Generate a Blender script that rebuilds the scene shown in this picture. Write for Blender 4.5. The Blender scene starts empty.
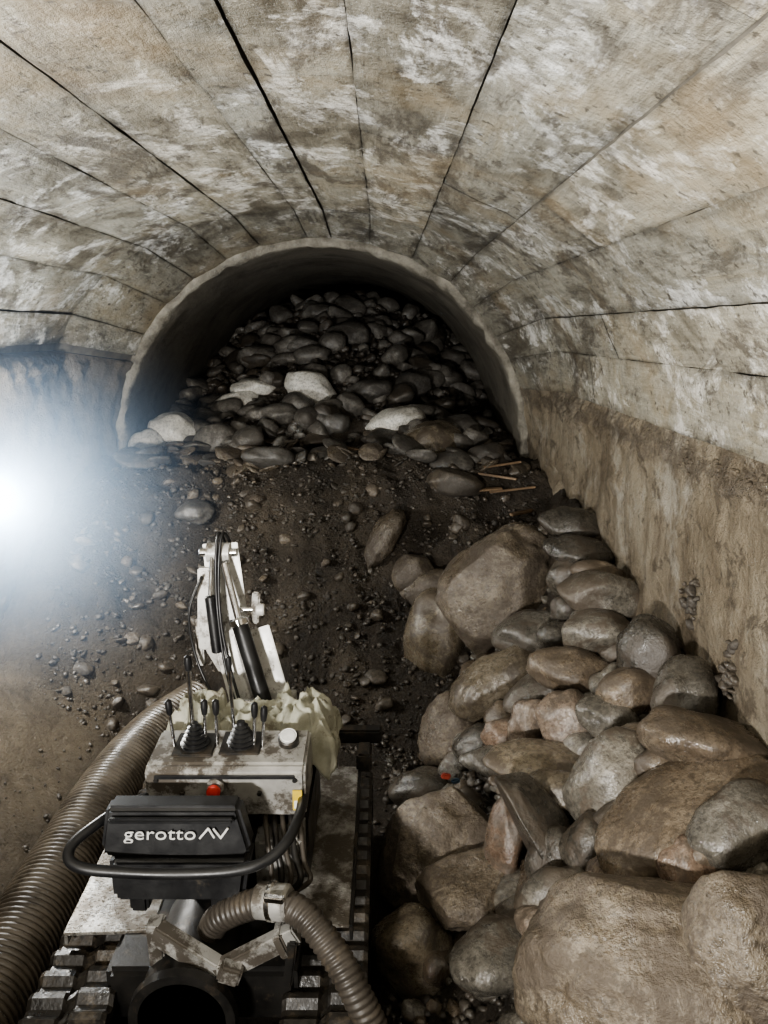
import bpy, bmesh, math, random
from mathutils import Vector, Matrix, noise, Euler
R=random.Random(7)
C=bpy.context.scene.collection
# ------------------------------------------------------------------ helpers
def sm(a,b,t):
    t=max(0,min(1,(t-a)/(b-a)));return t*t*(3-2*t)
def lerp(a,b,t): return a+(b-a)*t
def add(ob,parent=None):
    C.objects.link(ob)
    if parent: ob.parent=parent
    return ob
def mesh(name,vs,fs,mat=None,parent=None,smooth=False,loc=None):
    me=bpy.data.meshes.new(name); me.from_pydata([tuple(v) for v in vs],[],fs); me.update()
    if mat: me.materials.append(mat)
    if smooth: me.polygons.foreach_set('use_smooth',[True]*len(me.polygons))
    ob=bpy.data.objects.new(name,me)
    if loc: ob.location=loc
    return add(ob,parent)
def empty(name,loc=(0,0,0)):
    e=bpy.data.objects.new(name,None); e.location=(0,0,0); e.empty_display_size=.1; return add(e)
def box(name,cen,size,mat,parent=None,rot=(0,0,0),bev=.008,taper=None):
    bm=bmesh.new(); bmesh.ops.create_cube(bm,size=1)
    for v in bm.verts:
        v.co=Vector((v.co.x*size[0],v.co.y*size[1],v.co.z*size[2]))
        if taper and v.co.z>0: v.co.x*=taper; v.co.y*=taper
    if bev: bmesh.ops.bevel(bm,geom=bm.edges[:],offset=bev,segments=2,affect='EDGES')
    me=bpy.data.meshes.new(name); bm.to_mesh(me); bm.free(); me.materials.append(mat)
    ob=bpy.data.objects.new(name,me); ob.location=cen; ob.rotation_euler=[math.radians(a) for a in rot]
    return add(ob,parent)
def basis(d):
    d=d.normalized(); a=Vector((0,0,1)) if abs(d.z)<.9 else Vector((1,0,0))
    x=a.cross(d).normalized(); return x,d.cross(x).normalized(),d
def revolve(name,p0,p1,prof,mat,parent=None,seg=24,smooth=True):
    p0=Vector(p0);p1=Vector(p1);x,y,d=basis(p1-p0)
    vs=[];fs=[]
    for t,r in prof:
        for k in range(seg):
            a=2*math.pi*k/seg; vs.append(p0+d*t+x*(r*math.cos(a))+y*(r*math.sin(a)))
    for i in range(len(prof)-1):
        for k in range(seg):
            fs.append((i*seg+k,i*seg+(k+1)%seg,(i+1)*seg+(k+1)%seg,(i+1)*seg+k))
    if prof[0][1]>1e-5: fs.append(tuple(reversed(range(seg))))
    if prof[-1][1]>1e-5: fs.append(tuple(range((len(prof)-1)*seg,len(prof)*seg)))
    ob=mesh(name,vs,fs,mat,parent,smooth)
    if smooth:
        m=ob.modifiers.new('es','EDGE_SPLIT'); m.split_angle=math.radians(40)
    return ob
def rod(name,p0,p1,r,mat,parent=None,seg=16,r2=None):
    L=(Vector(p1)-Vector(p0)).length; r2=r if r2 is None else r2; e=min(.2*r,.01)
    return revolve(name,p0,p1,[(0,r-e),(e,r),(L-e,r2),(L,r2-e)],mat,parent,seg)
def catmull(pts,n=12):
    P=[Vector(p) for p in pts]; P=[P[0]*2-P[1]]+P+[P[-1]*2-P[-2]]; out=[]
    for i in range(1,len(P)-2):
        for k in range(n):
            t=k/n
            out.append(.5*((2*P[i])+(P[i+1]-P[i-1])*t+(2*P[i-1]-5*P[i]+4*P[i+1]-P[i+2])*t*t+(3*P[i]-P[i-1]-3*P[i+1]+P[i+2])*t**3))
    out.append(P[-2]); return out
def tube(name,pts,r,mat,parent=None,seg=14,n=10,rib=0,pitch=.02,res=None,spiral=False):
    path=catmull(pts,n)
    if rib:
        L=[0]
        for a,b in zip(path,path[1:]): L.append(L[-1]+(b-a).length)
        step=res or pitch/6; N=int(L[-1]/step); q=[];j=0
        for i in range(N+1):
            s=i*step
            while j<len(L)-2 and L[j+1]<s: j+=1
            q.append(path[j].lerp(path[j+1],(s-L[j])/max(1e-6,L[j+1]-L[j])))
        path=q
    vs=[];fs=[];up=None;s=0
    for i,pnt in enumerate(path):
        d=(path[min(i+1,len(path)-1)]-path[max(i-1,0)]).normalized()
        if up is None: x,y,_=basis(d)
        else:
            x=(up-d*up.dot(d)).normalized(); y=d.cross(x)
        up=x
        if i: s+=(pnt-path[i-1]).length
        for k in range(seg):
            a=2*math.pi*k/seg
            rr=r+(rib*(abs(math.sin(math.pi*s/pitch+(a/2 if spiral else 0)))-.5) if rib else 0)
            vs.append(pnt+x*(rr*math.cos(a))+y*(rr*math.sin(a)))
    n_=len(path)
    for i in range(n_-1):
        for k in range(seg):
            fs.append((i*seg+k,i*seg+(k+1)%seg,(i+1)*seg+(k+1)%seg,(i+1)*seg+k))
    fs.append(tuple(reversed(range(seg)))); fs.append(tuple(range((n_-1)*seg,n_*seg)))
    return mesh(name,vs,fs,mat,parent,True)
# ------------------------------------------------------------------ materials
class NT:
    def __init__(s,name):
        s.m=bpy.data.materials.new(name); s.m.use_nodes=True; s.t=s.m.node_tree; s.n=s.t.nodes; s.l=s.t.links
        s.b=s.n['Principled BSDF']; s.tc=s.n.new('ShaderNodeTexCoord')
    def map(s,scale=(1,1,1),loc=(0,0,0)):
        m=s.n.new('ShaderNodeMapping'); m.inputs['Scale'].default_value=scale; m.inputs['Location'].default_value=loc
        s.l.new(s.tc.outputs['Object'],m.inputs['Vector']); return m.outputs[0]
    def sep(s):
        m=s.n.new('ShaderNodeSeparateXYZ'); s.l.new(s.tc.outputs['Object'],m.inputs[0]); return m.outputs
    def noise(s,scale,vec=None,detail=6,rough=.6,dist=0):
        n=s.n.new('ShaderNodeTexNoise'); n.inputs['Scale'].default_value=scale; n.inputs['Detail'].default_value=min(detail,6)
        n.inputs['Roughness'].default_value=rough; n.inputs['Distortion'].default_value=dist
        s.l.new(vec if vec else s.tc.outputs['Object'],n.inputs['Vector']); return n.outputs['Fac']
    def voro(s,scale,vec=None,feature='F1'):
        n=s.n.new('ShaderNodeTexVoronoi'); n.inputs['Scale'].default_value=scale; n.feature=feature
        s.l.new(vec if vec else s.tc.outputs['Object'],n.inputs['Vector']); return n.outputs['Distance']
    def ramp(s,fac,stops):
        r=s.n.new('ShaderNodeValToRGB'); e=r.color_ramp.elements
        while len(e)<len(stops): e.new(.5)
        for el,(p,c) in zip(e,stops):
            el.position=p; el.color=(c if len(c)==4 else (*c,1)) if hasattr(c,'__len__') else (c,c,c,1)
        s.l.new(fac,r.inputs[0]); return r.outputs[0]
    def mix(s,fac,a,b,mode='MIX'):
        m=s.n.new('ShaderNodeMix'); m.data_type='RGBA'; m.blend_type=mode
        for i,x in ((0,fac),(6,a),(7,b)):
            if hasattr(x,'links'): s.l.new(x,m.inputs[i])
            elif i==0: m.inputs[0].default_value=x
            else: m.inputs[i].default_value=(*x,1)
        return m.outputs[2]
    def math(s,op,a,b=0.0):
        m=s.n.new('ShaderNodeMath'); m.operation=op
        for i,x in enumerate((a,b)):
            if hasattr(x,'links'): s.l.new(x,m.inputs[i])
            else: m.inputs[i].default_value=x
        return m.outputs[0]
    def bump(s,h,strength,dist=.02,prev=None):
        b=s.n.new('ShaderNodeBump'); b.inputs['Strength'].default_value=strength; b.inputs['Distance'].default_value=dist
        s.l.new(h,b.inputs['Height'])
        if prev: s.l.new(prev,b.inputs['Normal'])
        return b.outputs[0]
    def out(s,col=None,rough=None,nrm=None,metal=None,spec=None):
        for k,v in (('Base Color',col),('Roughness',rough),('Normal',nrm),('Metallic',metal),('Specular IOR Level',spec)):
            if v is None: continue
            if hasattr(v,'links'): s.l.new(v,s.b.inputs[k])
            elif hasattr(v,'__len__'): s.b.inputs[k].default_value=(*v,1)
            else: s.b.inputs[k].default_value=v
        return s.m
def simple(name,c0,c1,scale=12,r0=.35,r1=.6,metal=0,bs=.2,bsc=60,dirt=None,spec=.5):
    t=NT(name); n=t.noise(scale,detail=4); col=t.ramp(n,[(.3,c0),(.7,c1)])
    if dirt:
        col=t.mix(t.ramp(t.noise(scale*.6,t.map(loc=(3,1,7)),6,.75),[(dirt[1],0),(dirt[1]+.08,.9)]),col,dirt[0])
    ro=t.ramp(n,[(.3,r0),(.7,r1)])
    return t.out(col,ro,t.bump(t.noise(bsc,detail=3),bs,.004),metal,spec)

# vault concrete, board formed
t=NT('board_formed_concrete')
grain=t.noise(1,t.map((40,2.6,40)),5,.7,1.5)
big=t.noise(1.6,t.map((1.5,.8,1.5)),6,.72,.6)
col=t.ramp(big,[(.34,(.095,.086,.068)),(.45,(.20,.188,.155)),(.54,(.31,.298,.255)),(.61,(.25,.228,.175)),(.70,(.37,.36,.32))])
col=t.mix(.34,col,t.ramp(grain,[(.32,(.15,.145,.13)),(.66,(.70,.70,.68))]),'OVERLAY')
eff=t.ramp(t.noise(1.9,t.map((1.8,1.1,1.8),(5,2,1)),6,.76,.5),[(.51,0),(.58,1)])
eff2=t.math('MULTIPLY',eff,t.ramp(t.noise(10,None,6,.78),[(.42,.1),(.58,.95)]))
col=t.mix(eff2,col,(.66,.655,.63))
stain=t.ramp(t.noise(2.0,t.map((2.0,.8,2.0),(1,9,4)),6,.78,.4),[(.51,0),(.60,.85)])
col=t.mix(stain,col,(.085,.075,.06))
warm=t.ramp(t.noise(.9,t.map(loc=(8,3,2)),4,.7),[(.52,0),(.66,.5)])
col=t.mix(warm,col,(.27,.21,.125))
spk=t.ramp(t.noise(24,None,4,.65),[(.60,0),(.66,.8)])
col=t.mix(spk,col,(.06,.052,.042))
att=t.n.new('ShaderNodeAttribute'); att.attribute_name='board'
col=t.mix(1.0,col,att.outputs['Color'],'MULTIPLY')
nb=t.bump(grain,.45,.005); nb=t.bump(t.noise(9,None,6,.78),.6,.03,nb)
M_vault=t.out(col,t.ramp(big,[(.3,.3),(.7,.75)]),nb,0,.45)
M_groove=simple('groove_dark_concrete',(.05,.045,.037),(.15,.135,.11),9,.7,.9)
# right wall
t=NT('stained_rough_concrete')
big=t.noise(1.4,None,6,.70,.3)
col=t.ramp(big,[(.3,(.155,.125,.088)),(.5,(.26,.22,.16)),(.7,(.34,.305,.24))])
st=t.ramp(t.noise(1,t.map((9,9,1.0)),6,.7,.5),[(.49,0),(.63,.7)])
col=t.mix(st,col,(.115,.09,.063))
cl=t.noise(7,t.map(loc=(2,2,2)),6,.8,.3)
col=t.mix(t.ramp(cl,[(.54,0),(.60,.75)]),col,(.075,.06,.043))
wh=t.ramp(t.noise(3,t.map((1,1,.8),(4,4,4)),6,.8),[(.55,0),(.64,.6)])
col=t.mix(wh,col,(.43,.405,.35))
z=t.sep()[2]
lowf=t.ramp(t.math('MULTIPLY',t.math('ADD',t.math('ADD',z,-1.0),t.math('MULTIPLY',t.math('ADD',big,-.5),1.5)),1.4),[(.0,.6),(1.0,0)])
col=t.mix(lowf,col,(.115,.09,.063))
bandf=t.math('ABSOLUTE',t.math('ADD',t.math('ADD',z,-2.0),t.math('MULTIPLY',t.math('ADD',t.noise(6,None,6,.8),-.5),.5)))
col=t.mix(t.ramp(bandf,[(.02,.75),(.09,0)]),col,(.09,.073,.054))
nb=t.bump(t.noise(10,None,6,.8),1,.045); nb=t.bump(t.noise(60,None,4,.7),.5,.007,nb)
M_wallR=t.out(col,t.ramp(big,[(.3,.25),(.7,.65)]),nb,0,.45)
t=NT('mud_covered_concrete')
big=t.noise(1.3,None,6,.70,.3)
col=t.ramp(big,[(.3,(.075,.062,.046)),(.5,(.135,.114,.087)),(.72,(.21,.18,.14))])
st=t.ramp(t.noise(1,t.map((7,7,1.6)),6,.75,.8),[(.50,0),(.66,.5)])
col=t.mix(st,col,(.05,.041,.031))
nb=t.bump(t.noise(8,None,6,.78),.9,.035)
M_wallL=t.out(col,t.ramp(big,[(.3,.4),(.7,.75)]),nb,0,.4)
t=NT('grey_smooth_concrete')
big=t.noise(1.5,None,6,.70,.4)
col=t.ramp(big,[(.3,(.075,.067,.054)),(.7,(.17,.157,.13))])
st=t.ramp(t.noise(2.2,t.map(loc=(7,1,1)),6,.78,.3),[(.5,0),(.65,.7)])
col=t.mix(st,col,(.045,.04,.032))
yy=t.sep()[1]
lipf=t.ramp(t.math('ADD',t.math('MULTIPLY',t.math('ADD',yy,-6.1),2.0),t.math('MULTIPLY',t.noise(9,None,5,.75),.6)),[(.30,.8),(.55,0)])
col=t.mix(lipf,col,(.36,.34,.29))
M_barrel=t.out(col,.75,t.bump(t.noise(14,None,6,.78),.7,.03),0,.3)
# mud / gravel terrain
t=NT('wet_gravel_mud')
big=t.noise(2.2,None,6,.74,.3)
col=t.ramp(big,[(.3,(.027,.0215,.0165)),(.5,(.053,.043,.032)),(.7,(.094,.077,.058))])
fine=t.noise(45,None,5,.78)
col=t.mix(.5,col,t.ramp(fine,[(.35,(.2,.2,.2)),(.7,(.8,.78,.74))]),'OVERLAY')
att=t.n.new('ShaderNodeAttribute'); att.attribute_name='ochre'
col=t.mix(att.outputs['Fac'],col,t.ramp(t.noise(6,None,6,.78),[(.3,(.075,.058,.038)),(.7,(.19,.155,.108))]))
nb=t.bump(t.noise(20,None,6,.8),1,.05); nb=t.bump(t.voro(60),.4,.012,nb)
M_mud=t.out(col,t.ramp(big,[(.35,.38),(.65,.72)]),nb,0,.45)
def rockmat(name,c0,c1,c2,mud=(.075,.059,.043),mudth=.50,r0=.07,r1=.5,bs=.4,k=1.0):
    t=NT(name); c0,c1,c2=[tuple(a*k for a in c) for c in (c0,c1,c2)]
    oi=t.n.new('ShaderNodeObjectInfo')
    va=t.n.new('ShaderNodeVectorMath'); va.operation='ADD'
    cx=t.n.new('ShaderNodeCombineXYZ')
    t.l.new(t.math('MULTIPLY',oi.outputs['Random'],40),cx.inputs[0]); t.l.new(oi.outputs['Random'],cx.inputs[1])
    t.l.new(t.tc.outputs['Object'],va.inputs[0]); t.l.new(cx.outputs[0],va.inputs[1]); V=va.outputs[0]
    n=t.noise(6,V,6,.78,.5)
    col=t.ramp(n,[(.32,c0),(.5,c1),(.66,c2)])
    sp=t.noise(50,V,4,.78)
    col=t.mix(t.ramp(sp,[(.48,0),(.60,.7)]),col,tuple(x*.35 for x in c1))
    m2=t.noise(3.6,V,6,.8,.5)
    col=t.mix(t.ramp(m2,[(mudth,0),(mudth+.06,.85)]),col,mud)
    br=t.math('ADD',t.math('MULTIPLY',oi.outputs['Random'],.65),.65)
    hs=t.n.new('ShaderNodeHueSaturation'); t.l.new(col,hs.inputs['Color']); t.l.new(br,hs.inputs['Value'])
    ro=t.ramp(m2,[(.42,r0),(mudth+.06,r1)])
    nb=t.bump(t.noise(10,V,6,.75),bs,.03); nb=t.bump(sp,.3,.004,nb)
    return t.out(hs.outputs[0],ro,nb,0,.75)
q=.64
RM={
'G':rockmat('boulder_grey',(.10,.093,.078),(.20,.184,.154),(.34,.316,.27),k=q),
'D':rockmat('boulder_dark',(.06,.054,.045),(.12,.108,.088),(.21,.19,.157),k=q),
'T':rockmat('boulder_tan',(.17,.137,.097),(.30,.25,.18),(.42,.365,.28),k=q),
'B':rockmat('boulder_brown',(.105,.08,.057),(.20,.157,.112),(.31,.255,.19),k=q),
'R':rockmat('boulder_reddish',(.13,.09,.062),(.23,.162,.117),(.33,.26,.20),k=q),
'K':rockmat('boulder_pinkish',(.18,.138,.105),(.30,.237,.185),(.40,.34,.275),k=.66),
'P':rockmat('cobble_pale',(.40,.385,.34),(.52,.505,.46),(.60,.59,.55),mudth=.62,r0=.4,r1=.7),
'S':rockmat('cobble_dusty',(.05,.046,.04),(.09,.083,.072),(.15,.14,.122),mud=(.042,.036,.029),r0=.4,r1=.75),
'M':rockmat('boulder_muddy',(.105,.082,.059),(.19,.155,.113),(.29,.247,.188),r0=.2,r1=.65,bs=.8,k=.7),
'E':rockmat('stone_earthy',(.035,.029,.022),(.065,.054,.041),(.11,.092,.071),mud=(.035,.029,.022),r0=.3,r1=.7),
}
M_silver=simple('scuffed_grey_metal',(.28,.275,.255),(.50,.49,.465),9,.3,.6,.35,.15,80,((.08,.066,.05),.48))
M_white=simple('white_painted_steel',(.46,.455,.43),(.70,.69,.66),12,.3,.5,.1,.1,60,((.12,.10,.078),.51))
M_chrome=simple('chrome_rod',(.7,.7,.7),(.85,.85,.85),20,.08,.2,1)
M_black=simple('black_plastic',(.008,.008,.009),(.018,.018,.018),10,.3,.5,0,.1,90,((.05,.042,.032),.64))
M_blackst=simple('black_steel',(.015,.015,.015),(.04,.037,.033),10,.3,.55,.3,.2,60,((.075,.06,.044),.54))
M_rubber=simple('track_rubber',(.012,.011,.010),(.035,.030,.024),14,.2,.55,0,.6,50,((.09,.073,.053),.52))
M_hose=simple('hose_brown_grey',(.055,.046,.035),(.115,.096,.072),7,.25,.5,0,.2,60,((.038,.030,.021),.51))
M_hose2=simple('hose_ribbed_grey',(.035,.030,.025),(.08,.069,.056),9,.3,.55,0,.2,60,((.10,.082,.06),.55))
M_red=simple('red_plastic',(.45,.03,.02),(.6,.05,.03),10,.3,.4)
M_scrapr=simple('dirty_red_plastic',(.16,.03,.02),(.28,.05,.03),10,.4,.6)
M_blue=simple('dirty_blue_plastic',(.04,.07,.11),(.07,.11,.16),10,.4,.6)
M_yel=simple('yellow_label',(.5,.36,.03),(.65,.48,.06),30,.4,.5)
M_label=simple('white_label',(.55,.55,.53),(.75,.75,.73),30,.4,.5)
M_cloth=simple('dirty_canvas',(.30,.30,.235),(.46,.455,.385),14,.8,.95,0,.5,120,((.17,.15,.115),.55),.1)
M_wood=simple('wet_wood',(.10,.065,.038),(.22,.15,.09),10,.5,.7,0,.4,50)
t=NT('checker_plate')
ck=t.voro(55,t.map((1,2.2,1)))
nb=t.bump(t.ramp(ck,[(.2,1),(.35,0)]),.7,.004)
col=t.mix(t.ramp(t.noise(5,None,6,.78),[(.40,0),(.53,.9)]),(.42,.41,.385),(.10,.082,.06))
M_plate=t.out(col,t.ramp(t.noise(12,detail=3),[(.3,.25),(.7,.6)]),nb,.5)

# ------------------------------------------------------------------ ground height
def H0(x,y):
    h=1.48*sm(4.0,5.9,y)*0.6+1.48*0.4*max(0,min(1,(y-4.2)/1.5))
    if y>6.2: h+=1.3*min(1,(y-6.2)/3.3)
    if y>6.3: h-=.5*(abs(x+.5)/1.6)**2*sm(6.3,7.4,y)
    h+=.6*sm(-1.35,-2.4,x)*(1-sm(4.6,5.8,y))
    return h
def HP(x,y):
    x0=.02+.12*(y-2.3)
    return max(0,min(1,(x-x0)/(1.23-x0)))**.85*(1.22+.3*sm(3.0,4.6,y))*(1-sm(5.2,6.3,y))
def H(x,y): return max(H0(x,y),HP(x,y))
def HT(x,y):
    a=H0(x,y); b=HP(x,y); h=max(a,b-.15)
    k=max(sm(3.9,4.6,y),sm(0,.3,x))
    h+=(.015+.085*k)*noise.noise(Vector((x*2.3,y*2.3,1)))
    h+=(.008+.055*k)*noise.noise(Vector((x*6,y*6,4)))
    h+=(.004+.040*k)*(.4-abs(noise.noise(Vector((x*13,y*13,9)))))
    h+=(.002+.022*k)*noise.noise(Vector((x*28,y*28,3)))
    return h
xs=[-2.5+i*.022 for i in range(178)]; ys=[.2+i*.022 for i in range(490)]
vs=[];fs=[]
for y in ys:
    for x in xs: vs.append((x,y,HT(x,y)))
nx=len(xs)
for j in range(len(ys)-1):
    for i in range(nx-1):
        a=j*nx+i; fs.append((a,a+1,a+1+nx,a+nx))
fl=mesh('floor',vs,fs,M_mud,None,True)
at=fl.data.attributes.new('ochre','FLOAT','POINT')
at.data.foreach_set('value',[max(0,min(1,(sm(-1.35,-1.8,v[0])*(1-sm(3.7,4.9,v[1]))*1.0+.35*noise.noise(Vector((v[0]*3,v[1]*3,2)))))) for v in vs])

# ------------------------------------------------------------------ vault
JX=[-2.2,-2.09,-1.85,-1.57,-1.27,-.98,-.59,-.40,-.09,.263,.605,.85,1.07,1.18,1.23]
def near(x):
    q=max(0,1-((x+.52)/1.75)**2); return Vector((x,0,2.08+1.18*math.sqrt(q)))
AC=Vector((-.5,0,1.5)); AR=1.68
def far(pn):
    if pn.z<=1.5: return Vector((AC.x+(AR if pn.x>AC.x else -AR),0,pn.z))
    d=pn-AC; d.y=0; d.normalize(); return AC+d*AR
Y0,YT,YA=-1.5,5.25,6.2
def sect(pn,y):
    if y<=YT: q=pn.copy()
    else:
        k=(y-YT)/(YA-YT); q=pn.lerp(far(pn),k)
    q.y=y; return q
vs=[];fs=[];bc=[];mi=[]
CP=[0,.05,.16,.5,.84,.95,1]
def quadstrip(a,b,ya,yb,off,shade,matid,ny=1):
    base=len(vs); m=len(CP)
    for j in range(ny+1):
        y=lerp(ya,yb,j/ny)
        pa=sect(a,y); pb=sect(b,y)
        e=pb-pa; nn=Vector((-e.z,0,e.x)).normalized()
        for k,c in enumerate(CP):
            q=pa.lerp(pb,c)+nn*(off+.006*noise.noise(Vector((pa.x*9+c*4,y*3,2))))
            s=1
            if k in (0,m-1):
                q+= e.normalized()*(.004*noise.noise(Vector((pa.x*30+k,y*9,7)))); s=.66+.5*noise.noise(Vector((pa.x*7+k,y*2.5,1)))
            elif k in (1,m-2): s=.88+.4*noise.noise(Vector((pa.x*7+k,y*2.2,5)))
            else: s=1+.22*noise.noise(Vector((pa.x*5+k,y*1.8,3)))
            if j in (0,ny) and 0<k<m-1: s*=.8
            vs.append(q); bc.append((shade[0]*s,shade[1]*s,shade[2]*s,1))
    for j in range(ny):
        for k in range(m-1):
            i=base+j*m+k; fs.append((i,i+m,i+m+1,i+1)); mi.append(matid)
GW=[.002,.002,.002,.003,.002,.0035,.002,.0045,.002,.002,.002,.002,.002,.002,.002]
for i in range(len(JX)-1):
    A=near(JX[i]);B=near(JX[i+1]); L=(B-A).length; d=(B-A).normalized()
    a=A+d*GW[i]*1.0; b=B-d*GW[i+1]*1.0
    cuts=[Y0]
    y=Y0+R.uniform(1.8,3.4)
    while y<YT-.8: cuts.append(y); y+=R.uniform(2.2,3.6)
    cuts+= [YT]
    offs=R.uniform(-.006,.006)
    for c in range(len(cuts)-1):
        s=R.uniform(.80,1.10); w=R.uniform(-.015,.03)
        sh=(s*(1+w),s,s*(1-w*1.5),1)
        quadstrip(a,b,cuts[c]+.0015,cuts[c+1]-.0015,offs+R.uniform(-.002,.002),sh,0,int((cuts[c+1]-cuts[c])/.06)+1)
    s=R.uniform(.75,.95)
    quadstrip(a,b,YT+.003,YA,offs*.5+.003,(s,s,s,1),0,12)
dense=[-2.22+i*(1.235+2.22)/60 for i in range(61)]
base=len(vs); YY=[Y0,1,3,YT,5.5,5.8,YA]
for y in YY:
    for x in dense:
        pn=near(max(-2.265,min(1.229,x))); q=sect(pn,y); dd=(q-Vector((-.5,y,2.0))).normalized(); vs.append(q+dd*.014); bc.append((1,1,1,1))
for j in range(len(YY)-1):
    for k in range(60):
        i=base+j*61+k; fs.append((i,i+61,i+62,i+1)); mi.append(1)
ce=mesh('ceiling',vs,fs,M_vault); ce.data.materials.append(M_groove)
ce.data.polygons.foreach_set('material_index',mi)
ca=ce.data.color_attributes.new('board','FLOAT_COLOR','POINT')
ca.data.foreach_set('color',[c for q in bc for c in q])
# walls
def wall(name,prof,mat,amp,seed,y0=Y0,sgn=1,dy=.04,rough=None):
    vs=[];fs=[]; ny=int((YA-y0)/dy)
    P=[]
    for a,b in zip(prof,prof[1:]):
        n=max(2,int((b-a).length/.03))
        for k in range(n): P.append(a.lerp(b,k/n))
    P.append(prof[-1])
    for j in range(ny+1):
        y=lerp(y0,YA,j/ny)
        for k,pn in enumerate(P):
            q=sect(pn,y)
            f=min(1,k/2)
            q.x-=sgn*f*amp*(noise.noise(Vector((y*1.5,q.z*1.5,seed)))+.5*noise.noise(Vector((y*6,q.z*6,seed)))+.3*noise.noise(Vector((y*17,q.z*17,seed))))
            if rough:
                b=math.exp(-((q.z-rough)/.09)**2)*max(0,.6+.9*noise.noise(Vector((y*1.1,3,seed))))
                q.x-=sgn*f*b*.075*(abs(noise.noise(Vector((y*14,q.z*14,seed))))*2-.25)
            if k>1: q.x-=sgn*.02*max(0,noise.noise(Vector((y*5,q.z*5,seed+9)))-.25)*4*sm(-.2,.3,noise.noise(Vector((y*1.2,q.z*1.2,seed+2))))
            vs.append(q)
    m=len(P)
    for j in range(ny):
        for k in range(m-1):
            i=j*m+k; fs.append((i,i+m,i+m+1,i+1))
    return mesh(name,vs,fs,mat,None,True)
wall('wall_right',[near(1.23)+Vector((.01,0,.03)),Vector((1.235,0,2.02)),Vector((1.25,0,1.5)),Vector((1.27,0,-.15))],M_wallR,.03,3,rough=1.99,dy=.03)
wall('wall_left',[Vector((-2.24,0,2.36)),Vector((-2.215,0,2.33)),Vector((-2.23,0,2.1)),Vector((-2.3,0,1.5)),Vector((-2.42,0,-.15))],M_wallL,.05,8,sgn=-1,rough=2.24)
# inner arch barrel and lip
vs=[];fs=[];N=96
def archpt(k,r,y):
    L=1.9; arc=math.pi*r; tot=2*L+arc; s=tot*k/N
    if s<L: return Vector((AC.x-r,y,AC.z-L+s))
    if s<L+arc:
        a=math.pi-(s-L)/r; return Vector((AC.x+r*math.cos(a),y,AC.z+r*math.sin(a)))
    return Vector((AC.x+r,y,AC.z-(s-L-arc)))
rows=[(AR+.14,YA-.02),(AR+.03,YA-.03),(AR-.0,YA-.035),(AR-.045,YA-.03),(AR-.06,YA)]+[(AR-.06,YA+.3*i) for i in range(1,24)]
for ri,(r,y) in enumerate(rows):
    for k in range(N+1):
        q=archpt(k,r,y)
        if 1<=ri<=4:
            n_=noise.noise(Vector((q.x*5,ri*.7,q.z*5))); q.y+=.05*n_; q+= (AC+Vector((0,y,0))-q).normalized()*(.04*noise.noise(Vector((q.x*9,ri,q.z*9))))
        else:
            q+= (AC+Vector((0,y,0))-q).normalized()*(.02*noise.noise(Vector((q.x*2,y*2,q.z*2))))
        vs.append(q)
for j in range(len(rows)-1):
    for k in range(N):
        i=j*(N+1)+k; fs.append((i,i+N+1,i+N+2,i+1))
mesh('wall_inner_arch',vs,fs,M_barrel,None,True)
box('wall_end',(-.5,13,1.5),(4,.1,4),M_barrel,None,bev=0)

# ------------------------------------------------------------------ stones
def ico(sub):
    bm=bmesh.new(); bmesh.ops.create_icosphere(bm,subdivisions=sub,radius=1)
    v=[x.co.copy() for x in bm.verts]; f=[tuple(y.index for y in x.verts) for x in bm.faces]; bm.free(); return v,f
ICO={s:ico(s) for s in (1,2,3,4,5)}
def rockv(seed,dims,sub,ang=.6,rr=None,fine=1,npl=6):
    rr=rr or random.Random(seed); off=Vector((rr.uniform(0,90),rr.uniform(0,90),rr.uniform(0,90)))
    pl=[]
    for _ in range(npl):
        n=Vector((rr.gauss(0,1),rr.gauss(0,1),rr.gauss(0,1))).normalized(); pl.append((n,rr.uniform(.64,.92)))
    out=[]
    for d in ICO[sub][0]:
        r=1+.24*noise.noise(d*.9+off)+.12*noise.noise(d*1.9+off)
        if sub>3: r+=fine*(.03*noise.noise(d*5+off)+.012*noise.noise(d*12+off))
        q=d*r
        for n,dd in pl:
            s=q.dot(n)-dd
            if s>0: q=q-n*(ang*s*min(1,s*5+.25))
        out.append(Vector((q.x*dims[0]*.54,q.y*dims[1]*.54,q.z*dims[2]*.54)))
    return out
def rock(name,x,y,w,h,rot,m,parent,dz=0,dep=None,ang=.55,tilt=None,sub=4):
    rr=random.Random(int(x*1000)+int(y*777)); dep=dep or .75*max(w,h)
    V=rockv(int(x*997+y*131),(w,dep,h),sub,ang,rr,fine=2.2 if m=='M' else .8,npl=8 if ang>.6 else 5)
    e=Euler((math.radians(tilt if tilt is not None else rr.uniform(-18,10)),math.radians(rot),math.radians(rr.uniform(-12,12))),'YXZ').to_matrix()
    V=[e@v for v in V]
    return mesh(name,V,ICO[sub][1],RM[m],parent,True,(min(x,1.25-.40*w) if parent.name=='boulder_pile' else x,y,H(x,y)+dz))
pile=empty('boulder_pile')
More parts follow.
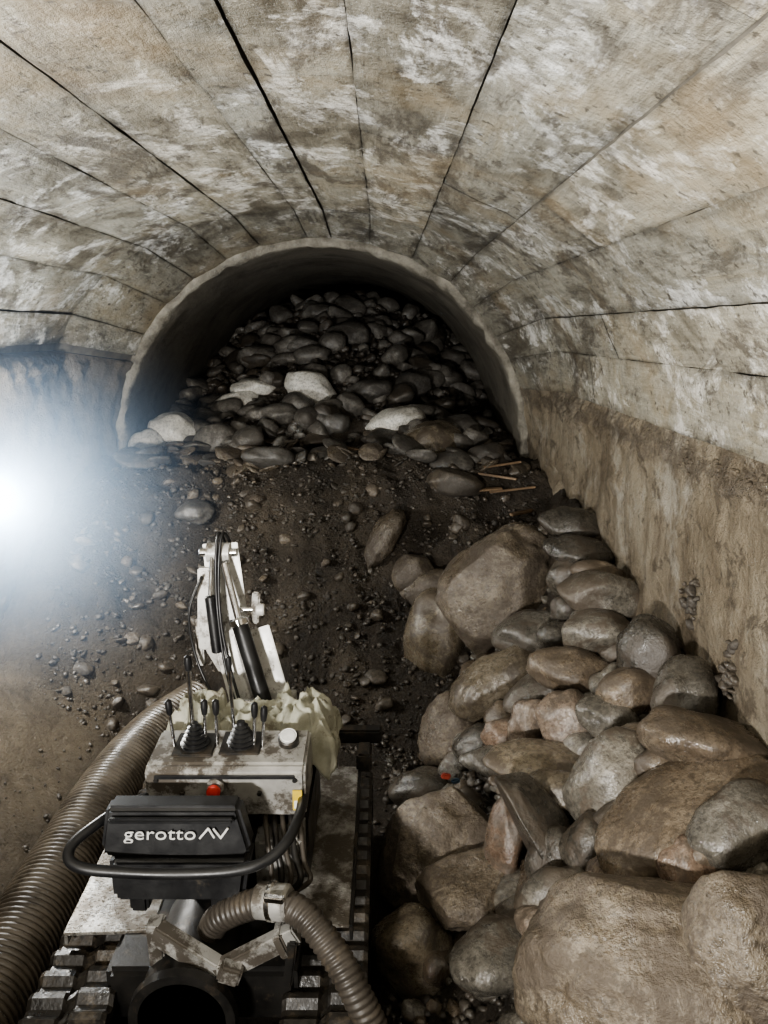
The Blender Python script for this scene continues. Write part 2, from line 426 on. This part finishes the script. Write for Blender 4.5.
T=[(1.14,4.35,.34,.17,5,'D'),(1.11,4.09,.37,.14,5,'D'),(1.02,3.99,.22,.22,10,'D'),(1.13,3.60,.40,.20,6,'G'),(1.13,3.77,.26,.13,15,'B'),
(1.04,3.43,.34,.18,4,'G'),(.96,3.78,.14,.17,0,'G'),(.89,3.67,.18,.16,0,'D'),(.91,3.33,.38,.19,6,'B'),(.80,3.92,.34,.21,-18,'G'),
(.61,3.81,.50,.26,-38,'T'),(.76,3.42,.32,.17,-25,'G'),(.34,4.74,.38,.58,8,'T'),(.77,4.45,.72,.82,12,'M'),(1.16,3.01,.26,.32,-30,'D'),
(1.13,2.62,.22,.28,20,'D'),(.37,3.88,.33,.38,25,'M'),(.48,3.45,.24,.14,-25,'D'),(.59,3.33,.21,.16,0,'R'),(.69,3.23,.19,.22,0,'K'),
(.81,3.04,.24,.24,10,'K'),(1.03,2.90,.25,.18,-15,'B'),(.69,2.91,.43,.14,3,'T'),(.50,3.27,.25,.12,10,'G'),(.96,2.57,.27,.17,-15,'B'),
(.84,2.48,.28,.37,20,'G'),(1.12,2.35,.37,.18,8,'B'),(.98,2.38,.19,.15,0,'B'),(.99,2.13,.56,.17,-28,'B'),(1.05,1.97,.28,.20,-35,'G'),
(.61,2.52,.50,.18,56,'D'),(.49,2.64,.14,.32,5,'R'),(.71,2.28,.17,.2,0,'D'),(.83,2.29,.18,.13,0,'G'),(.28,2.91,.50,.50,10,'M'),
(.34,2.54,.44,.20,-12,'M'),(.57,2.19,.24,.15,-40,'G'),(.39,2.13,.31,.17,-4,'G'),(.12,2.49,.31,.34,10,'T'),(.53,2.11,.18,.10,0,'K'),
(.74,1.75,.66,.38,-14,'M'),(.93,1.62,.32,.38,0,'M'),(.73,2.11,.15,.13,0,'K'),(.91,1.95,.17,.16,0,'R'),(.68,2.66,.29,.17,-10,'T'),
(.22,3.64,.34,.2,0,'D'),(.93,2.85,.23,.16,0,'G'),(.20,5.05,.3,.26,0,'M'),(.33,4.97,.40,.26,0,'M'),(.60,2.36,.14,.22,25,'D'),(.80,2.22,.14,.10,0,'R')]
for i,(x,y,w,h,ro,m) in enumerate(T):
    rock('boulder_%d'%(i+1),x,y,w*1.06,h*1.08,ro,m,pile,ang=.75 if (m=='M' or (m=='D' and ro>50)) else .45,sub=5 if w>.4 else 4)
cob=empty('cobble_rubble')
U=[(-1.80,6.43,.39,.33,10,'P'),(-1.98,6.28,.25,.24,0,'P'),(-.70,7.26,.47,.30,25,'P'),(.08,6.70,.53,.22,-15,'P'),(-1.26,7.53,.45,.19,0,'P'),
(.39,6.31,.54,.34,-25,'T'),(-.87,5.81,.36,.16,8,'S'),(-1.42,7.36,.40,.17,-15,'P'),(.01,5.21,.42,.17,-58,'M'),(-1.37,5.35,.26,.14,0,'S'),
(-.47,6.63,.36,.18,10,'S'),(-.13,7.26,.4,.22,-10,'S'),(-.89,8.26,.44,.22,10,'S'),(-.37,8.51,.46,.22,0,'S'),(.26,7.57,.4,.23,0,'S'),
(-1.33,8.26,.44,.24,0,'S'),(-.93,6.80,.42,.16,0,'S'),(.53,5.55,.38,.18,10,'E'),(-.75,9.13,.36,.2,0,'S'),(.65,6.63,.36,.24,0,'S'),(.82,5.9,.28,.16,0,'E')]
for i,(x,y,w,h,ro,m) in enumerate(U):
    rock('cobble_%d'%(i+1),x,y,w*1.05,h*1.1,ro,m,cob,dz=.05,ang=.55)
def scatter(name,n,area,size,mat,parent=None,sub=2,cond=None,sink=.15,seed=1,flat=(.5,.9),hf=HT,smooth=True,pos=None):
    rr=random.Random(seed); vs=[];fs=[]
    prot=[rockv(seed*50+k,(1,1,1),sub,.8,npl=9) for k in range(12)]
    F=ICO[sub][1]
    for _ in range(n):
        s=lerp(size[0],size[1],rr.random()**2.5)
        if pos: c=pos(rr)
        else:
            x=rr.uniform(area[0],area[1]); y=rr.uniform(area[2],area[3])
            if cond and not cond(x,y,rr): continue
            c=Vector((x,y,hf(x,y)+s*sink))
        e=Euler((rr.uniform(-.6,.6),rr.uniform(-.6,.6),rr.uniform(0,6.28))).to_matrix()
        dm=Vector((s*rr.uniform(.8,1.5),s,s*rr.uniform(*flat)))
        b=len(vs)
        for v in prot[rr.randrange(12)]:
            vs.append(c+e@Vector((v.x*dm.x,v.y*dm.y,v.z*dm.z)))
        fs+= [(a+b,bb+b,cc+b) for a,bb,cc in F]
    return mesh(name,vs,fs,mat,parent,smooth)
inb=lambda x,y,r: (x>-2.1 and x<1.1) and abs(x+.5)<1.55
gr=empty('gravel_scatter')
low=lambda x,y,r:HP(x,y)<H0(x,y)+.1
clump=lambda x,y,r: low(x,y,r) and noise.noise(Vector((x*2.5,y*2.5,5)))+r.uniform(-.4,.4)>0
scatter('gravel_slope_small',5200,(-2.1,1.15,4.1,6.3),(.012,.05),RM['E'],gr,1,low,seed=3,sink=-.05)
scatter('gravel_slope_mid',460,(-2.1,1.0,4.2,6.3),(.04,.13),RM['E'],gr,3,clump,seed=4,sink=-.1)
scatter('gravel_slope_brown',160,(-2.1,1.0,4.3,6.3),(.03,.12),RM['M'],gr,3,clump,seed=15,sink=-.12)
scatter('gravel_slope_grey',40,(-2.1,1.0,4.2,6.4),(.03,.10),RM['S'],gr,3,clump,seed=5,sink=-.1)
scatter('rubble_far_cobbles',300,(-2.1,1.1,6.3,9.8),(.10,.34),RM['S'],gr,3,inb,seed=6,sink=.15)
scatter('rubble_far_brown',120,(-2.1,1.1,6.3,9.8),(.10,.30),RM['E'],gr,3,inb,seed=16,sink=.15)
scatter('rubble_far_gravel',3000,(-2.1,1.1,6.0,9.8),(.02,.09),RM['E'],gr,2,inb,seed=7)
scatter('rubble_crest',130,(-2.1,1.05,5.8,6.6),(.06,.28),RM['S'],gr,3,inb,seed=8,flat=(.22,.45))
scatter('rubble_crest_brown',90,(-1.9,1.05,5.7,6.5),(.06,.26),RM['M'],gr,3,inb,seed=18,flat=(.22,.45))
inp=lambda x,y,r: HP(x,y)>H0(x,y)+.05 and x<1.15
scatter('pile_fill',420,(.05,1.2,1.3,4.9),(.06,.20),RM['G'],gr,3,inp,seed=9,hf=lambda x,y:H(x,y)-.13)
scatter('pile_fill_brown',300,(.05,1.2,1.3,4.9),(.05,.19),RM['B'],gr,3,inp,seed=10,hf=lambda x,y:H(x,y)-.13)
scatter('pile_grit',1500,(.05,1.2,1.3,4.9),(.015,.05),RM['E'],gr,1,inp,seed=20,hf=lambda x,y:H(x,y)-.13)
scatter('gravel_toe',1100,(.0,.6,1.9,4.2),(.012,.05),RM['D'],gr,2,None,seed=11)
scatter('gravel_floor',700,(-1.9,.1,2.0,4.4),(.01,.035),RM['E'],gr,1,None,seed=12)
# mud clods stuck to the wall
ck_=empty('mud_clods')
scatter('clods_seam',260,None,(.012,.035),M_wallR,ck_,2,seed=31,pos=lambda r:Vector((1.24,r.uniform(1.5,3.6),2.0+r.gauss(0,.035))))
scatter('clods_a',36,None,(.015,.06),RM['E'],ck_,3,seed=32,pos=lambda r:Vector((1.25,2.92+r.gauss(0,.04),1.42+r.gauss(0,.04))))
scatter('clods_b',36,None,(.015,.06),RM['E'],ck_,3,seed=33,pos=lambda r:Vector((1.255,2.55+r.gauss(0,.03),1.30+r.gauss(0,.05))))
wd=empty('wood_scraps')
for i,(x,y,a,L) in enumerate([(.95,5.5,10,.35),(.85,5.6,-25,.3),(1.0,5.35,35,.22),(-.1,6.15,8,.6),(.75,5.5,5,.25),(.9,5.7,15,.3)]):
    box('splinter_%d'%(i+1),(x,y,H(x,y)+.05),(L,.035,.016),M_wood,wd,(R.uniform(-10,10),R.uniform(-10,10),a),.003)
sc=empty('plastic_scrap')
box('red_piece',(.285,3.12,.50),(.045,.02,.03),M_scrapr,sc,(10,20,15),.006)
box('blue_piece',(.33,3.12,.475),(.04,.02,.025),M_blue,sc,(10,-20,-10),.006)

# ------------------------------------------------------------------ big corrugated hose on the left
tube('corrugated_duct_hose',[(-1.42,1.2,.17),(-1.42,2.0,.17),(-1.43,2.8,.17),(-1.42,3.5,.18),(-1.33,4.0,.20),(-1.15,4.35,.22)],.155,M_hose,None,28,10,rib=.012,pitch=.027,spiral=True)

# ------------------------------------------------------------------ machine
mc=empty('crawler_mini_excavator')
def track(name,xc):
    W=.27; y0,y1=1.78,3.42; hgt=.42; r=hgt/2
    def prof(s,rad):
        Ls=(y1-y0-2*r); per=2*Ls+2*math.pi*r; s%=per
        if s<Ls: return y0+r+s,r+rad
        s-=Ls
        if s<math.pi*r: a=math.pi/2-s/r; return y1-r+rad*math.cos(a),r+rad*math.sin(a)
        s-=math.pi*r
        if s<Ls: return y1-r-s,r-rad
        s-=Ls; a=-math.pi/2-s/r; return y0+r+rad*math.cos(a),r+rad*math.sin(a)
    Ls=(y1-y0-2*r); per=2*Ls+2*math.pi*r; nl=44; n=nl*4; vs=[];fs=[]
    for i in range(n):
        ph=i%4; out=r+(.012 if ph in(0,1) else -.012)
        s=per*i/n
        for xx,rad in ((-W/2,r-.05),(-W/2,out-.01),(-W/2+.015,out),(-.02,out),(-.01,out-.012),(.01,out-.012),(.02,out),(W/2-.015,out),(W/2,out-.01),(W/2,r-.05)):
            yy,zz=prof(s+(.02 if xx>0 else 0),rad); vs.append((xc+xx,yy,zz))
    m=10
    for i in range(n):
        for k in range(m):
            a=i*m+k;b=i*m+(k+1)%m;c=((i+1)%n)*m+(k+1)%m;d=((i+1)%n)*m+k; fs.append((a,b,c,d))
    mesh(name,vs,fs,M_rubber,mc)
    for j,yy in enumerate([y0+r,2.25,2.5,2.75,3.0,y1-r]):
        rr=.15 if j in(0,5) else .07; zz=r if j in (0,5) else .12
        rod(name+'_wheel_%d'%j,(xc-.10,yy,zz),(xc+.10,yy,zz),rr,M_blackst,mc,20)
    box(name+'_frame',(xc,(y0+y1)/2,.23),(.12,1.2,.14),M_blackst,mc)
track('track_left',-1.0); track('track_right',-.19)
box('chassis',(-.59,2.65,.40),(.62,1.25,.2),M_blackst,mc,bev=.02)
box('engine_housing',(-.52,2.62,.66),(.50,.55,.34),M_blackst,mc,bev=.03)
box('pump_block',(-.36,2.32,.72),(.16,.16,.2),M_silver,mc,bev=.015)
box('fender_left',(-.95,2.46,.50),(.30,.56,.012),M_plate,mc,(0,0,2),.003)
box('fender_left_lip',(-1.095,2.46,.48),(.012,.56,.05),M_plate,mc,(0,0,2),.002)
box('fender_right',(-.215,2.62,.56),(.20,.95,.012),M_plate,mc,bev=.003)
box('fender_right_lip',(-.11,2.62,.535),(.012,.95,.06),M_blackst,mc,bev=.002)
box('cross_beam',(-.16,3.32,.60),(.30,.07,.07),M_blackst,mc,bev=.01)
box('hinge_block',(-.09,3.12,.60),(.07,.12,.09),M_blackst,mc,bev=.01)
def prism(name,pts,x0,x1,mat,bev=.01):
    vs=[(x0,y,z) for y,z in pts]+[(x1,y,z) for y,z in pts]; n=len(pts)
    fs=[tuple(range(n)),tuple(reversed(range(n,2*n)))]+[(i,i+n,(i+1)%n+n,(i+1)%n) for i in range(n)]
    ob=mesh(name,vs,fs,mat,mc)
    bm=bmesh.new(); bm.from_mesh(ob.data); bmesh.ops.recalc_face_normals(bm,faces=bm.faces[:]); bmesh.ops.bevel(bm,geom=bm.edges[:],offset=bev,segments=2,affect='EDGES'); bm.to_mesh(ob.data); bm.free()
    return ob
prism('console_housing',[(2.28,.885),(2.27,1.055),(2.30,1.072),(2.50,1.09),(2.53,1.0),(2.53,.885)],-.805,-.265,M_silver)
box('console_slot',(-.535,2.268,1.042),(.47,.012,.012),M_black,mc,bev=.002)
prism('console_side',[(2.33,.80),(2.33,.885),(2.53,.885),(2.53,.75)],-.76,-.30,M_blackst)
ZT=1.085
for i,(x,z) in enumerate([(-.765,1.03),(-.765,.92),(-.30,1.03),(-.42,.98),(-.68,.98)]):
    rod('bolt_%d'%i,(x,2.262,z),(x,2.28,z),.008,M_blackst,mc,10)
rod('stop_button_base',(-.565,2.274,1.01),(-.565,2.25,1.01),.030,M_silver,mc)
revolve('stop_button',(-.565,2.252,1.01),(-.565,2.2,1.01),[(0,.014),(.012,.014),(.014,.023),(.026,.023),(.034,.012),(.035,0)],M_red,mc)
box('console_label',(-.292,2.268,.955),(.032,.006,.075),M_yel,mc,bev=.001)
box('console_label_2',(-.292,2.2655,.94),(.022,.006,.03),M_label,mc,bev=.001)
box('console_label_3',(-.565,2.266,.955),(.05,.006,.02),M_label,mc,bev=.001)
for i,(x,y) in enumerate([(-.66,2.40),(-.50,2.41)]):
    pr=[(0,.062)]
    for k in range(6): pr+=[(.008+k*.014,.058-k*.0065),(.0145+k*.014,.046-k*.0062)]
    pr+=[(.095,.014)]
    revolve('lever_bellows_%d'%i,(x,y,ZT-.01),(x,y,ZT+.2),pr,M_black,mc)
    box('bellows_plate_%d'%i,(x,y,ZT),(.14,.13,.01),M_blackst,mc,(5,0,0),.003)
def lever(i,x,dx,y,h,r=.006,k=.013):
    b=Vector((x,y,ZT-.01)); tp=Vector((x+dx,y+.01,ZT+h)); rod('lever_%d'%i,b,tp,r,M_chrome,mc,10)
    d=(tp-b).normalized()
    revolve('lever_knob_%d'%i,tp-d*.02,tp+d*.2,[(0,.006),(.004,k*.75),(.03,k),(.052,k*.85),(.06,0)],M_black,mc,14)
lever(0,-.668,-.006,2.41,.29,.008,.015); lever(1,-.735,-.012,2.40,.13); lever(2,-.625,.0,2.40,.13); lever(3,-.585,.0,2.40,.13)
lever(4,-.455,.004,2.40,.12); lever(5,-.425,.008,2.39,.11); lever(6,-.528,-.01,2.43,.28,.007,.011)
rod('gauge_body',(-.335,2.42,ZT-.01),(-.335,2.40,ZT+.035),.036,M_blackst,mc,24)
rod('gauge_face',(-.335,2.4005,ZT+.032),(-.335,2.398,ZT+.038),.030,M_label,mc,24)
def panel(name,pts,y0,y1,mat,bev=.015,tilt=0):
    n=len(pts); vs=[(x,y0+tilt*(z-.87),z) for x,z in pts]+[(x,y1+tilt*(z-.87),z) for x,z in pts]
    fs=[tuple(range(n)),tuple(reversed(range(n,2*n)))]+[(i,(i+1)%n,(i+1)%n+n,i+n) for i in range(n)]
    ob=mesh(name,vs,fs,mat,mc); bm=bmesh.new(); bm.from_mesh(ob.data); bmesh.ops.recalc_face_normals(bm,faces=bm.faces[:])
    bmesh.ops.bevel(bm,geom=bm.edges[:],offset=bev,segments=3,affect='EDGES'); bm.to_mesh(ob.data); bm.free(); return ob
panel('rear_cover',[(-.87,1.05),(-.455,1.05),(-.415,.91),(-.435,.885),(-.87,.885),(-.89,.91)],2.06,2.14,M_black,.014,.15)
panel('rear_cover_lower',[(-.875,.875),(-.425,.875),(-.445,.73),(-.86,.73)],2.075,2.2,M_black,.018,.15)
box('rear_cover_lip',(-.66,2.065,1.022),(.39,.02,.018),M_black,mc,bev=.006)
for s in (-1,1): box('rear_cover_foot_%d'%s,(-.655+s*.13,2.10,.71),(.06,.06,.06),M_black,mc,bev=.01)
cu=bpy.data.curves.new('cover_lettering','FONT'); cu.body='gerotto'; cu.size=.070; cu.extrude=.001; cu.align_x='CENTER'; cu.align_y='CENTER'; cu.space_character=1.05; cu.offset=0; cu.shear=.15
cu.materials.append(M_label); lo=bpy.data.objects.new('cover_lettering',cu); lo.location=(-.70,2.066,.972); lo.rotation_euler=(math.radians(98.5),0,0); add(lo,mc)
for i,(a,b) in enumerate([((-.575,.957),(-.545,.992)),((-.545,.992),(-.53,.957)),((-.53,.992),(-.51,.957)),((-.51,.957),(-.485,.992))]):
    rod('lettering_stroke_%d'%i,(a[0],2.066,a[1]),(b[0],2.070,b[1]),.0035,M_label,mc,8)
tube('handle_bar',[(-.80,2.30,.95),(-.85,2.2,.98),(-.91,2.10,.98),(-.955,2.03,.965),(-.95,1.985,.945),(-.90,1.965,.93),(-.80,1.962,.92),(-.64,1.96,.915),(-.46,1.965,.92),(-.36,1.99,.935),(-.30,2.05,.96),(-.275,2.16,.97),(-.275,2.30,.95)],.017,M_black,mc,14,8)
for i in range(5):
    x=-.42+i*.03
    tube('hydraulic_hose_%d'%i,[(x,2.35,.88),(x+.03,2.22,.84-.02*i),(x+.05,2.16,.72),(x+.02-.03*i,2.2,.6),(x-.05,2.3,.5)],.009+.002*(i%2),M_blackst if i%2 else M_hose2,mc,10,8)
revolve('suction_port_ring',(-.62,1.90,.44),(-.62,2.3,.44),[(0,.135),(0,.165),(.03,.168),(.05,.15),(.4,.15),(.4,.13),(.05,.128),(0,.135)],M_blackst,mc,36)
rod('suction_port_back',(-.62,2.2,.44),(-.62,2.22,.44),.14,M_black,mc,24)
def beam(name,a,b,w,h,mat,bev=.006):
    a=Vector(a);b=Vector(b);x,y,d=basis(b-a); L=(b-a).length
    bm=bmesh.new(); bmesh.ops.create_cube(bm,size=1)
    for v in bm.verts: v.co=Vector((v.co.x*w,v.co.y*h,v.co.z*L))
    bmesh.ops.bevel(bm,geom=bm.edges[:],offset=bev,segments=2,affect='EDGES')
    me=bpy.data.meshes.new(name); bm.to_mesh(me); bm.free(); me.materials.append(mat)
    ob=bpy.data.objects.new(name,me); M=Matrix((x,y,d)).transposed().to_4x4(); M.translation=(a+b)/2; ob.matrix_world=M
    add(ob,mc); return ob
beam('bracket_left',(-.72,2.02,.66),(-.50,1.96,.56),.05,.07,M_silver)
beam('bracket_right',(-.52,1.96,.56),(-.27,1.98,.69),.045,.065,M_silver)
beam('bracket_post',(-.72,2.04,.52),(-.72,2.03,.69),.06,.05,M_silver)
beam('bracket_plate',(-.30,2.0,.52),(-.28,2.0,.68),.12,.03,M_blackst)
box('bracket_clamp',(-.47,1.93,.59),(.07,.05,.06),M_silver,mc,(0,20,0))
rod('bracket_pin',(-.52,1.92,.54),(-.52,2.02,.54),.022,M_chrome,mc)
tube('suction_hose_right',[(-.33,2.02,.77),(-.24,1.97,.755),(-.15,1.90,.69),(-.08,1.84,.60),(-.02,1.80,.47),(.0,1.76,.25),(.01,1.72,.08)],.044,M_hose2,mc,22,10,rib=.006,pitch=.02,spiral=True)
tube('suction_hose_left',[(-.36,2.02,.77),(-.44,2.04,.73),(-.53,2.07,.66),(-.58,2.12,.55)],.044,M_hose2,mc,20,10,rib=.006,pitch=.02)
rod('hose_coupling',(-.40,2.025,.768),(-.29,1.995,.783),.054,M_silver,mc,24)
rod('coupling_band',(-.36,2.016,.772),(-.33,2.009,.777),.060,M_chrome,mc,24)
beam('coupling_latch',(-.36,1.96,.83),(-.30,1.94,.84),.02,.02,M_chrome,.003)
beam('coupling_foot',(-.33,1.99,.70),(-.30,1.99,.62),.09,.03,M_silver)
# lifting boom
rod('boom_turret',(-.56,2.86,.80),(-.56,2.86,.93),.11,M_blackst,mc,28)
for s in (-1,1):
    o=s*.045
    beam('boom_base_plate_%d'%s,(-.49+o,2.90,.88),(-.61+o,3.02,1.26),.018,.16,M_white,.003)
    beam('boom_mid_plate_%d'%s,(-.64+o*.9,3.02,1.12),(-.695+o*.7,3.10,1.62),.014,.085,M_white,.003)
beam('boom_lower',(-.49,2.93,.90),(-.615,3.05,1.24),.085,.10,M_silver)
beam('boom_upper',(-.66,3.06,1.14),(-.70,3.12,1.58),.05,.06,M_silver)
beam('boom_fold_arm',(-.755,3.08,1.52),(-.765,3.04,1.17),.06,.06,M_white)
beam('boom_fold_arm_2',(-.79,3.05,1.30),(-.785,3.02,1.10),.035,.035,M_silver)
beam('boom_gusset',(-.72,3.02,1.20),(-.66,3.0,1.10),.05,.09,M_white)
rod('boom_cylinder',(-.47,2.82,.96),(-.595,2.94,1.32),.034,M_black,mc,20)
rod('boom_cylinder_cap',(-.465,2.815,.93),(-.482,2.83,.985),.042,M_white,mc,20)
rod('boom_cylinder_gland',(-.593,2.938,1.31),(-.603,2.947,1.345),.040,M_chrome,mc,20)
rod('boom_cylinder_rod',(-.595,2.94,1.32),(-.665,3.02,1.56),.015,M_chrome,mc,14)
rod('fold_cylinder',(-.70,2.97,1.18),(-.725,3.0,1.42),.024,M_black,mc,16)
rod('fold_cylinder_rod',(-.725,3.0,1.42),(-.72,3.05,1.58),.010,M_chrome,mc,12)
rod('elbow_pin',(-.78,3.08,1.585),(-.62,3.08,1.585),.018,M_chrome,mc,14)
revolve('elbow_boss',(-.745,3.08,1.585),(-.65,3.08,1.585),[(0,.03),(0,.042),(.095,.042),(.095,.03)],M_white,mc,20)
rod('knuckle_pin',(-.62,3.0,1.36),(-.50,3.0,1.36),.012,M_chrome,mc,12)
rod('knuckle_pin_head',(-.535,3.0,1.36),(-.50,3.0,1.36),.026,M_white,mc,16)
beam('knuckle_link',(-.53,3.0,1.44),(-.545,3.0,1.30),.026,.034,M_silver)
rod('base_pin',(-.60,2.90,.98),(-.40,2.90,.98),.022,M_chrome,mc,14)
beam('boom_base_bracket',(-.43,2.88,.80),(-.43,2.90,1.04),.03,.13,M_white,.004)
for i in range(2):
    o=i*.02
    tube('boom_hose_%d'%i,[(-.58+o,2.83,.92),(-.65+o,2.91,1.1),(-.685+o*.5,2.96,1.3),(-.70+o*.6,3.01,1.5),(-.69+o*.8,3.05,1.67),(-.675+o,3.12,1.6),(-.67+o*.5,3.14,1.4)],.0065,M_black,mc,8,8)
tube('boom_hose_loop',[(-.76,3.02,1.5),(-.81,2.98,1.36),(-.80,2.97,1.2),(-.74,2.93,1.05),(-.64,2.86,.93)],.006,M_black,mc,8,8)
# canvas draped over the deck behind the console
rg=empty('canvas_rag')
def cloth(name,cx,cy,cz,w,d,seed,drop=.14,fold=.035):
    n=64; vs=[];fs=[]
    for j in range(n+1):
        for i in range(n+1):
            u=i/n*2-1; v=j/n*2-1; r=max(abs(u),abs(v))
            x=cx+u*w/2+.03*noise.noise(Vector((u*3,v*3,seed))); y=cy+v*d/2+.03*noise.noise(Vector((u*3,v*3,seed+5)))
            z=cz-drop*max(0,r-.45)**1.3/.45+fold*(1-abs(noise.noise(Vector((u*2.4+seed,v*2.0,seed))))*2.4)+fold*.35*(.5-abs(noise.noise(Vector((u*4,v*4,seed))))*2)
            z+=.012*math.sin(u*16+4*noise.noise(Vector((u*2,v*2,seed+3))))*min(1,r*1.5)
            vs.append((x,y,z))
    for j in range(n):
        for i in range(n):
            a=j*(n+1)+i; fs.append((a,a+1,a+n+2,a+n+1))
    ob=mesh(name,vs,fs,M_cloth,rg,True); s=ob.modifiers.new('s','SOLIDIFY'); s.thickness=.004
    return ob
cloth('rag_right',-.33,2.70,1.08,.30,.34,2.3,.20,.05)
cloth('rag_mid',-.50,2.66,1.05,.42,.24,5.1,.10,.05)
cloth('rag_left',-.70,2.66,1.09,.26,.22,8.7,.14,.05)

# ------------------------------------------------------------------ work light on left wall
wl=empty('work_light')
box('lamp_housing',(-2.17,3.93,1.62),(.08,.26,.20),M_black,wl,(0,0,0),.012)
t=NT('led_lens'); t.b.inputs['Emission Color'].default_value=(.75,.87,1,1); t.b.inputs['Emission Strength'].default_value=40
M_led=t.out((.9,.9,.9),.3)
box('lamp_lens',(-2.125,3.93,1.62),(.012,.22,.16),M_led,wl,(0,0,0),.004)
rod('lamp_pole',(-2.18,3.93,.9),(-2.18,3.93,1.55),.015,M_blackst,wl)
def area(name,loc,target,size,power,col,shape='DISK'):
    l=bpy.data.lights.new(name,'AREA'); l.energy=power; l.size=size; l.color=col; l.shape=shape
    o=bpy.data.objects.new(name,l); o.location=loc; o.rotation_euler=(Vector(target)-Vector(loc)).to_track_quat('-Z','Y').to_euler(); add(o); return o
l=bpy.data.lights.new('work_light_bulb','POINT'); l.energy=185; l.color=(.92,.96,1); l.shadow_soft_size=.05
o=bpy.data.objects.new('work_light_bulb',l); o.location=(-2.06,3.90,1.64); add(o)
area('site_floodlight',(-1.1,-.4,1.7),(-.78,.2,2.6),.3,345,(1,.97,.925))
# bluish scatter sphere added to imitate the glow around the lamp
m=bpy.data.materials.new('lamp_glow_volume'); m.use_nodes=True; nt=m.node_tree; nt.nodes.remove(nt.nodes['Principled BSDF'])
vsn=nt.nodes.new('ShaderNodeVolumeScatter'); vsn.inputs['Color'].default_value=(.50,.70,1,1); vsn.inputs['Anisotropy'].default_value=.1
tc=nt.nodes.new('ShaderNodeTexCoord'); gd=nt.nodes.new('ShaderNodeTexGradient'); gd.gradient_type='QUADRATIC_SPHERE'
nt.links.new(tc.outputs['Object'],gd.inputs[0]); mm=nt.nodes.new('ShaderNodeMath'); mm.operation='MULTIPLY'; mm.inputs[1].default_value=.85
nt.links.new(gd.outputs['Fac'],mm.inputs[0]); nt.links.new(mm.outputs[0],vsn.inputs['Density']); nt.links.new(vsn.outputs[0],nt.nodes['Material Output'].inputs['Volume'])
mi_=mesh('lamp_glow_volume',ICO[3][0],ICO[3][1],m,None,True,(-1.95,3.90,1.56)); mi_.scale=(1.3,1.3,1.3)
w=bpy.data.worlds.new('w'); bpy.context.scene.world=w; w.use_nodes=True; w.node_tree.nodes['Background'].inputs[0].default_value=(.5,.5,.5,1); w.node_tree.nodes['Background'].inputs[1].default_value=.03
try: bpy.context.scene.view_settings.look='AgX - Medium High Contrast'
except Exception: pass
# ------------------------------------------------------------------ camera
cd=bpy.data.cameras.new('camera'); cd.sensor_fit='VERTICAL'; cd.sensor_height=36; cd.lens=36*760/1024; cd.clip_start=.05
cam=bpy.data.objects.new('camera',cd); cam.location=(0,0,2.5); cam.rotation_euler=(math.radians(90-13.5),0,0); add(cam)
bpy.context.scene.camera=cam
